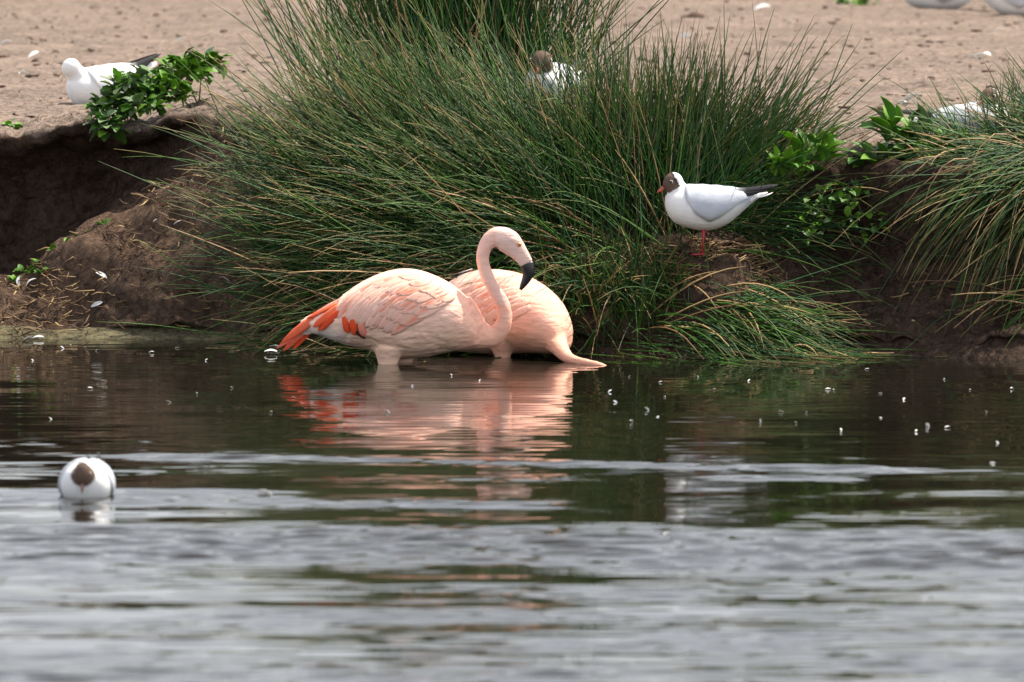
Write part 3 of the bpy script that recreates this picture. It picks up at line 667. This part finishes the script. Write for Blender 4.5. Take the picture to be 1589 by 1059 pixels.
# ------------------------------------------------------------------ gulls
GW = (0.80, 0.80, 0.79); GG = (0.47, 0.50, 0.55); GB = (0.02, 0.02, 0.024); HOOD = (0.12, 0.078, 0.058)
def gull(loc, yaw, label, group, hood=True, pose='stand', head=None, bill_dir=None, pitch=0.0, scale=1.0, grey=GG, hr=1.0, cut=-.014, bill_mat=None):
    """local frame: +x forward, z up, feet at the origin"""
    drop = {'stand': 0.0, 'sit': 0.088, 'swim': 0.116}[pose]
    root = empty('gull', loc, (0, pitch, yaw)); root.scale = (scale,) * 3
    tag(root, label, 'gull', group)
    S = [(.1183, .184, .152, .016), (.106, .200, .122, .040), (.0856, .211, .1008, .056), (.051, .2198, .087, .067), (.0166, .219, .0784, .0715), (-.018, .2164, .0767, .071),
         (-.0524, .214, .085, .066), (-.087, .211, .1025, .056), (-.1214, .207, .132, .043), (-.156, .199, .163, .028), (-.1766, .1957, .178, .021), (-.207, .2005, .1965, .017)]
    S = np.array(S); S[:, 1:3] -= drop
    def surf(x, th, off=0):
        xs = S[::-1, 0]; t, b, w = [np.interp(x, xs, S[::-1, k]) for k in (1, 2, 3)]
        return Vector((x, (w + off) * math.sin(th), (t + b) / 2 + ((t - b) / 2 + off) * math.cos(th)))
    rows = catmull(S, 34); V = []; sides = 22
    for q in rows:
        for j in range(sides):
            th = 2 * math.pi * j / sides; V.append(Vector((q[0], q[3] * math.sin(th), (q[1] + q[2]) / 2 + max(.002, (q[1] - q[2]) / 2) * math.cos(th))))
    F = grid_faces(34, sides, True); F.append(tuple(reversed(range(sides)))); F.append(tuple(range(33 * sides, 34 * sides)))
    hc = Vector(head) if head else Vector((.094, 0, .2285 - drop))
    nb = Vector((.068, 0, .175 - drop)); mid = (nb + hc) / 2 + Vector((-.004, 0, .0))
    bd = Vector(bill_dir).normalized() if bill_dir else Vector((.83, 0, -.5)).normalized()
    hs = []
    nu = 10
    for i in range(nu + 1):
        a = math.pi * i / nu; r = hr * .0315 * math.sin(a) * (1 - .12 * math.cos(math.pi - a)); hs.append((hc - bd * (.034 * math.cos(a)) , max(r, .002)))
    parts = [(V, F), tube([nb, mid, hc], [.047, .036, .028 * hr], 14), tube([h[0] for h in hs], [h[1] for h in hs], 14)]
    V, F = join(parts); V, F = remeshed(V, F, .0042, 4)
    C = []
    for v in V:
        k = (v - hc); f = k.dot(bd); c = GW
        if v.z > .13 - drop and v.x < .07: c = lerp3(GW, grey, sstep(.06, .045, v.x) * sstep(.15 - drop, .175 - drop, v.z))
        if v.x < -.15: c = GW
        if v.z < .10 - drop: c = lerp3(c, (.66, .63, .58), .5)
        if hood and k.length < .046:
            n = noise.noise(v * 90) * .003
            if f > cut + n and k.length < .0385: c = HOOD
            if cut - .003 + n < f < cut + .004 + n and k.length < .0385: c = (.025, .016, .013)
        C.append(c)
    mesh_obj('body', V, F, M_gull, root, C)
    # bill, eyes
    tip = hc + bd * .058; v, f = tube([hc + bd * .026, hc + bd * .042, tip + Vector((0, 0, -.002))], [.0078, .006, .0012], 8, [.7] * 3)
    mesh_obj('bill', v, f, bill_mat or M_redbill, root)
    sd = bd.cross(Vector((0, 0, 1))).normalized(); up = sd.cross(bd)
    for s in (-1, 1):
        c = hc + bd * .004 + up * .006 + sd * (s * .0285 * hr); n = sd * s
        v, f = tube([c - n * .004, c, c + n * .0025, c + n * .0035], [.004, .0045, .003, .0005], 8); e = mesh_obj('eye', v, f, M_eye, root)
        if hood:   # white crescent behind the eye
            v = []; 
            for i in range(7):
                a = R(100 + i * 26.7); w = .0016 * math.sin(math.pi * (i + .35) / 6.7)
                q = c + n * .0012 + (bd * math.cos(a) + up * math.sin(a)) * .0062; d = (bd * math.cos(a) + up * math.sin(a))
                v += [q - d * w, q + d * w, q + d * w + n * .0012, q - d * w + n * .0012]
            mesh_obj('eye_crescent', v, grid_faces(7, 4, True), M_white, e)
    # folded wings: a shell over each flank
    for s in (1, -1):
        V = []; C = []; nu, nv = 20, 9
        for i in range(nu):
            u = i / (nu - 1); x = .055 - u * .215
            th0 = R(8) if u < .8 else R(8 + (u - .8) * 60); th1 = R(np.interp(u, [0, .12, .35, .55, .8, 1.0], [62, 100, 122, 112, 92, 76]))
            for j in range(nv):
                w = j / (nv - 1); th = th0 + (th1 - th0) * w
                off = .007 * math.sin(math.pi * min(1, max(0, u * .9 + .1))) ** .5 * (1 - .1 * w) + .0008 * math.sin(u * 30 + w * 3)
                V.append(surf(x, s * th, off)); 
                c = lerp3(grey, GW, sstep(.86, 1, w) * .5 * sstep(.3, .6, u) + (.35 * (1 - sstep(0, .15, u))))
                c = lerp3(c, tuple(q * .8 for q in grey), .5 * max(0, math.sin(w * 19 + u * 7)) ** 4)
                C.append(c)
        k = len(V); V += [surf(.055 - (i // nv) / (nu - 1) * .215, s * (R(8) + (R(np.interp((i // nv) / (nu - 1), [0, .12, .35, .55, .8, 1.0], [62, 100, 122, 112, 92, 76])) - R(8)) * (i % nv) / (nv - 1)), -.003) for i in range(nu * nv)]; C += C
        F = grid_faces(nu, nv); F += [tuple(reversed([q + k for q in g])) for g in grid_faces(nu, nv)]
        ring = [j for j in range(nv)] + [i * nv + nv - 1 for i in range(1, nu)] + [(nu - 1) * nv + j for j in range(nv - 2, -1, -1)] + [i * nv for i in range(nu - 2, 0, -1)]
        for a, b in zip(ring, ring[1:] + ring[:1]): F.append((a, a + k, b + k, b))
        wing = mesh_obj('wing', V, F, M_gull, root, C)
        for (x0, z0, x1, z1, y0, y1, w) in ((-.06, .203, -.238, .222, .034, .012, .017), (-.07, .197, -.215, .214, .039, .016, .018), (-.08, .190, -.190, .207, .043, .020, .018)):
            pts = [Vector((x0 + (x1 - x0) * t, s * (y0 + (y1 - y0) * t), z0 + (z1 - z0) * t - drop - .004 * math.sin(math.pi * t))) for t in (0, .4, .7, 1)]
            feather(wing, pts, [Vector((0, s * .8, .6))] * 4, w, lambda t, q: lerp3(grey, GB, sstep(.18, .3, t)), M_gull, Vector((0, 0, 0)), 'wing_tip', .8, .15)
    pts = [Vector((-.15, 0, .186 - drop)), Vector((-.185, 0, .187 - drop)), Vector((-.222, 0, .198 - drop))]
    feather(root, pts, [Vector((0, 0, 1))] * 3, .05, lambda t, q: GW, M_gull, Vector((0, 0, 0)), 'tail', .9, .1)
    if pose == 'stand':
        for s in (1, -1):
            y = s * .02; v, f = tube([Vector((-.004, y, .095)), Vector((-.002, y, .045)), Vector((0, y, .004))], [.0075, .0036, .004], 8)
            lg = mesh_obj('leg', v, f, M_redleg, root)
            V = [(-.008, y, .002), (.012, y - .017, .002), (.026, y - .020, .001), (.02, y - .007, .002), (.036, y, .001), (.02, y + .007, .002), (.026, y + .020, .001), (.012, y + .017, .002)]
            k = len(V); V2 = V + [(a, b, c + .006 if i in (0,) else c + .004) for i, (a, b, c) in enumerate(V)]
            F = [tuple(reversed(range(k))), tuple(range(k, 2 * k))] + [(i, (i + 1) % k, (i + 1) % k + k, i + k) for i in range(k)]
            mesh_obj('foot', V2, F, M_redleg, lg, smooth=False)
    return root
def on_bank(px, py_guess_Y): x = (px - 794.5) * (CAM_D + py_guess_Y) / FPX; return Vector((x, py_guess_Y, bank_z(x, py_guess_Y)))
def flat_at(px, py, z=0.655):
    p = PZ(px, py, z); return Vector((p.x, p.y, bank_z(p.x, p.y)))
GRP = 'gulls around the pond'
g = P(1090, 396, .44)
gull(g, R(180), 'brown hooded gull with red legs standing among the rushes', GRP)
p = PZ(133, 772, 0)
sg = gull(Vector((p.x, p.y + .06, 0)), R(-90 - 3), 'hooded gull swimming on the pond with its bill dipped to the water', GRP, pose='swim', head=(.122, 0, .074), bill_dir=(.22, 0, -.97), hr=.72, cut=-.031, bill_mat=M_brownbill)
sg.scale = (.92, .95, .90)
p = flat_at(160, 160)
gull(p - Vector((0, 0, .012)), R(212), 'white headed gull sitting on the ledge beside the leafy weed', GRP, hood=False, pose='sit', pitch=R(9), head=(.098, 0, .145), bill_dir=(-.5, -.6, -.5), grey=(.74, .74, .74), scale=1.05)
p = on_bank(856, 1.5)
gull(p, R(252), 'hooded gull half hidden between the tall upright rushes and the dense green tussock', GRP, scale=1.14, cut=-.020)
p = flat_at(1090, 206)
gull(p, R(160), 'gull almost hidden behind the rushes above the standing gull', GRP, pose='sit', head=(.085, 0, .15))
p = on_bank(1512, 1.0)
gull(p, R(8), 'pale grey gull preening behind the sparse rush tussock', GRP, pose='sit', head=(.062, -.01, .145), bill_dir=(-.8, -.5, -.3), pitch=R(-6))
p = flat_at(1455, 16)
gull(p, R(175), 'grey winged gull sitting on the mud flat beside the green grass tuft', GRP, pose='sit', scale=1.5)
p = flat_at(1580, 24)
gull(p, R(20), 'pale breasted gull sitting behind its grey winged neighbour on the mud flat', GRP, pose='sit', scale=1.3)

# ------------------------------------------------------------------ leafy plants
def leaf_mesh(name, n, lobes, depth, ratio, curl, mat):
    """cupped leaf along +x, unit length, toothed outline"""
    V = []; F = []
    mid = []
    for i in range(n + 1):
        t = i / n; w = ratio * (math.sin(math.pi * t ** .8)) ** .8 * (1 - depth * (.5 + .5 * math.cos(2 * math.pi * lobes * t)))
        z = curl * (t - t * t * 1.6)
        V += [(t, -w, z + w * .35), (t, 0, z), (t, w, z + w * .35)]
    for i in range(n):
        a = i * 3; F += [(a, a + 3, a + 4, a + 1), (a + 1, a + 4, a + 5, a + 2)]
    k = len(V); V += [(x, y, z - .012) for x, y, z in V]; F += [tuple(reversed([q + k for q in f])) for f in list(F)]
    return mesh_data(name, V, F, mat)
LEAVES = [[leaf_mesh('weed_leaf', 9, 4, .4, .42, .25, m) for m in M_leaf], [leaf_mesh('dock_leaf', 6, 0, 0, .20, .35, m) for m in M_leaf]]
def leafy(name, label, group, base, blobs, kind, seed, size, weights=(5, 4, 3)):
    """blobs: (px, py, Y, rx, ry, count): leaves through that volume; stems run from the base"""
    r = random.Random(seed); root = empty(name, base); tag(root, label, 'weed', group)
    for (px, py, Y, rx, ry, cnt) in blobs:
        c = P(px, py, Y) - Vector(base)
        v, f = tube([Vector((r.gauss(0, .01), r.gauss(0, .01), -.01)), c * .7 + Vector((0, 0, .01)), c + Vector((0, 0, M(ry) * .6))], [.003, .0022, .001], 5)
        mesh_obj('stem', v, f, M_stem, root)
        for i in range(cnt):
            while True:
                d = Vector((r.uniform(-1, 1), r.uniform(-1, 1), r.uniform(-1, 1)))
                if d.length < 1: break
            p = c + Vector((d.x * M(rx), d.y * M(rx) * .6, d.z * M(ry)))
            m = r.choices(LEAVES[kind], weights)[0]
            o = link(bpy.data.objects.new('leaf', m), root); o.location = p
            s = r.uniform(*size); o.scale = (s, s * r.uniform(.8, 1.25), s)
            a = math.atan2(d.y - .35, d.x) + r.gauss(0, .7)
            el = (r.gauss(.2, .5) if kind == 0 else r.gauss(.75, .4))
            o.rotation_euler = (r.gauss(0, .4), -el, a)
    return root
WG = 'green weeds on the bank'
b = on_bank(185, 1.83)
leafy('leafy_weed', 'leafy green weed hanging over the ledge beside the sitting gull', WG, b, [(205, 142, 1.80, 36, 28, 100), (168, 168, 1.76, 28, 20, 70), (168, 196, 1.70, 20, 20, 34), (235, 132, 1.85, 30, 26, 76), (225, 165, 1.72, 24, 16, 34)], 0, 1, (.034, .062), (3, 5, 5))
b = on_bank(300, 1.95)
leafy('leafy_weed', 'bright green weed at the crest of the ledge beside the sprawling rushes', WG, b, [(285, 110, 1.95, 38, 22, 80), (318, 98, 2.0, 26, 16, 50), (262, 142, 1.82, 34, 24, 60)], 0, 2, (.034, .058), (8, 3, 1))
b = on_bank(1400, .80)
leafy('dock_plant', 'dock plant with upright bright green leaves between the rush tussocks', WG, b, [(1400, 215, .80, 40, 30, 44), (1436, 240, .74, 44, 26, 40), (1365, 258, .72, 36, 14, 34), (1480, 255, .66, 40, 18, 26)], 1, 3, (.06, .12), (4, 5, 3))
b = on_bank(1262, .85)
leafy('dock_plant', 'yellowish green leafy plant beside the rushes of the standing gull', WG, b, [(1262, 238, .68, 36, 22, 46), (1225, 262, .62, 34, 18, 34)], 1, 4, (.045, .085), (8, 4, 1))
b = on_bank(1310, .80)
leafy('leafy_weed', 'low small leaved weed trailing down the bank into the dark hollow', WG, b, [(1290, 315, .58, 44, 26, 50), (1340, 350, .58, 34, 22, 36), (1250, 350, .52, 34, 24, 30), (1330, 290, .64, 40, 14, 34)], 0, 5, (.02, .04), (3, 5, 4))
b = flat_at(1330, 10)
leafy('grass_tuft', 'low green tuft on the mud flat beside the grey winged gull', WG, b, [(1330, 1, b.y, 46, 7, 30)], 0, 6, (.03, .05), (8, 3, 1))
b = flat_at(1584, 22)
leafy('grass_tuft', 'green tuft behind the pale breasted gull on the mud flat', WG, b, [(1584, 12, b.y, 8, 10, 10)], 0, 7, (.03, .05), (8, 3, 1))
sd_r = random.Random(21)
for (px, py, Y) in ((20, 425, 1.45), (45, 398, 1.46), (55, 386, 1.48), (85, 374, 1.48), (105, 368, 1.48), (130, 362, 1.46), (140, 352, 1.46), (158, 350, 1.46), (62, 410, 1.42), (28, 400, 1.5), (12, 182, 2.1), (24, 178, 2.0), (65, 162, 2.2)):
    x = (px - 794.5) * (CAM_D + Y) / FPX; b = Vector((x, Y, bank_z(x, Y)))
    root = empty('seedling', b)
    tag(root, 'small green seedling on the flat ledge' if py < 200 else 'small green seedling on the slumped soil under the dark ledge', 'seedling', 'seedlings on the ledge' if py < 200 else 'seedlings on the slumped soil')
    for i in range(7):
        o = link(bpy.data.objects.new('leaf', LEAVES[1][sd_r.choice((0, 0, 1))]), root); s = sd_r.uniform(.018, .038); o.scale = (s, s * 1.6, s)
        o.location = (sd_r.gauss(0, .006), sd_r.gauss(0, .005), sd_r.uniform(0, .012)); o.rotation_euler = (sd_r.gauss(0, .4), -sd_r.uniform(.2, 1.1), sd_r.uniform(0, 6.28))

# ------------------------------------------------------------------ loose feathers
fm = []
for q in range(3):
    r = random.Random(q); V = []; n = 7
    for i in range(n):
        t = i / (n - 1); w = .16 * math.sin(math.pi * (t * .9 + .08)) ** .7; z = (.25 - .1 * q) * t * (1 - t) * 2 + .02
        V += [(t - .5, -w, z + w * .5), (t - .5, .02 * math.sin(6 * t), z), (t - .5, w, z + w * .5)]
    F = grid_faces(n, 3); k = len(V); V += [(x, y, z - .02) for x, y, z in V]; F += [tuple(reversed([a + k for a in f])) for f in list(F)]
    fm.append(mesh_data('loose_feather', V, F, M_white))
rf = random.Random(5)
def loose(p, s, label, group):
    o = link(bpy.data.objects.new('loose_feather', rf.choice(fm))); o.location = p; o.scale = (s, s, s)
    o.rotation_euler = (rf.gauss(0, .5), rf.gauss(0, .35), rf.uniform(0, 6.28)); tag(o, label, 'feather', group)
WL = 'small loose white feather floating on the dark water'; WGp = 'loose feathers floating on the water'
for (px, py) in ((78, 651), (140, 603), (305, 612), (150, 545), (110, 537), (97, 541), (235, 548), (275, 541), (415, 547), (320, 560), (50, 560), (360, 603), (455, 618), (262, 625),
                 (977, 586), (1025, 594), (955, 625), (1031, 617), (946, 609), (1162, 592), (1285, 605), (1294, 606), (1366, 612), (1403, 621), (1465, 590), (1108, 605), (1083, 586), (1345, 574),
                 (1004, 637), (1212, 640), (1252, 641), (1366, 650), (1305, 668), (1422, 670), (1570, 604), (1548, 688), (1540, 720), (1505, 606), (700, 583), (745, 592), (640, 600), (1180, 655), (1235, 657), (1020, 648), (980, 655), (1530, 640), (420, 640)):
    p = PZ(px, py, 0); loose(p + Vector((0, 0, .002)), rf.uniform(.009, .02), WL, WGp)
for (px, py, s) in ((1440, 662, .03), (1470, 664, .02), (600, 640, .02), (410, 768, .05), (1035, 830, .03)):
    p = PZ(px, py, 0); loose(p + Vector((0, 0, .002)), s, WL, WGp)
SL = 'white feather stranded on the shore below the slumped bank'; SG = 'feathers stranded on the shore'
for (px, py, s) in ((325, 520, .05), (340, 518, .05), (348, 520, .04), (158, 513, .05), (150, 516, .04), (60, 523, .035), (45, 525, .03), (427, 538, .04), (420, 545, .04)):
    p = PZ(px, py, .01); p.z = max(.0, bank_z(p.x, p.y)) + .008; loose(p, s, SL, SG)
BL = 'white feather caught on the slumped soil near the seedlings'; BG = 'feathers on the slumped soil'
for (px, Y, s) in ((30, 1.42, .05), (47, 1.38, .04), (97, 1.45, .045), (128, 1.46, .035), (275, 1.25, .03), (240, 1.3, .02), (180, 1.42, .02)):
    x = (px - 794.5) * (CAM_D + Y) / FPX; loose(Vector((x, Y, bank_z(x, Y) + .012)), s, BL, BG)
FL = 'pale feather lying on the dry mud flat'; FG = 'feathers on the mud flat'
for (px, py, s) in ((8, 75, .06), (52, 92, .05), (35, 120, .05), (1182, 20, .08), (1048, 5, .07), (1064, 62, .05), (1414, 158, .09), (1526, 95, .10), (1510, 97, .06), (1220, 35, .04), (903, 50, .05), (280, 70, .05), (250, 5, .05), (1035, 108, .04), (1400, 162, .05), (1550, 55, .05), (1310, 5, .05)):
    p = flat_at(px, py); loose(p + Vector((0, 0, .012)), s, FL, FG)

# ------------------------------------------------------------------ clods and crumbs on the mud flat
def lump(r, seed):
    bm = bmesh.new(); bmesh.ops.create_icosphere(bm, subdivisions=2, radius=1)
    for v in bm.verts: v.co *= 1 + .35 * noise.noise(v.co * 1.6 + Vector((seed, 0, 0)))
    V = [v.co.copy() for v in bm.verts]; F = [tuple(q.index for q in f.verts) for f in bm.faces]; bm.free(); return V, F
rc = random.Random(9)
for (px, py, s, lab) in ((1080, 31, .032, 'dark clod of earth lying alone on the mud flat'), (1372, 168, .02, 'small dark stone near the dock plant')):
    V, F = lump(rc, px); p = flat_at(px, py); o = mesh_obj('clod', [Vector((v.x * s * 1.3, v.y * s, v.z * s * .6)) for v in V], F, M_clod); o.location = p + Vector((0, 0, s * .3)); tag(o, lab, 'clod')
def crumbs():
    r = np.random.default_rng(2); bm = bmesh.new(); bmesh.ops.create_icosphere(bm, subdivisions=1, radius=1)
    U = np.array([v.co for v in bm.verts]); T = np.array([[q.index for q in f.verts] for f in bm.faces]); bm.free()
    Vs, Fs, Cs = [], [], []; off = 0
    for i in range(3600):
        py = -20 + 260 * r.random() ** 1.1; px = r.uniform(-40, 1630); p = PZ(px, py, .652)
        if p.y < profile(p.x)[8][0] + .06: continue
        z = bank_z(p.x, p.y); s = .003 + .010 * r.random() ** 5
        V = U * (1 + .3 * r.normal(0, 1, (len(U), 1)).clip(-1, 1)) * np.array([s * r.uniform(.8, 2.2), s * r.uniform(.8, 1.6), s * r.uniform(.4, .8)]) + np.array([p.x, p.y, z + s * .3])
        t = r.random() ** .6; c = np.array((.16, .08, .055)) * (1 - t) + np.array((.36, .275, .22)) * t
        Vs.append(V); Fs.append(T + off); Cs.append(np.repeat(c[None], len(U), 0)); off += len(U)
    o = fast_mesh('soil_crumbs', np.concatenate(Vs), np.concatenate(Fs), M_soil, None, np.concatenate(Cs), smooth=False)
    tag(o, 'crumbs of dry earth scattered over the mud flat', 'soil', kind='stuff')
crumbs()

scene.cycles.use_denoising = True
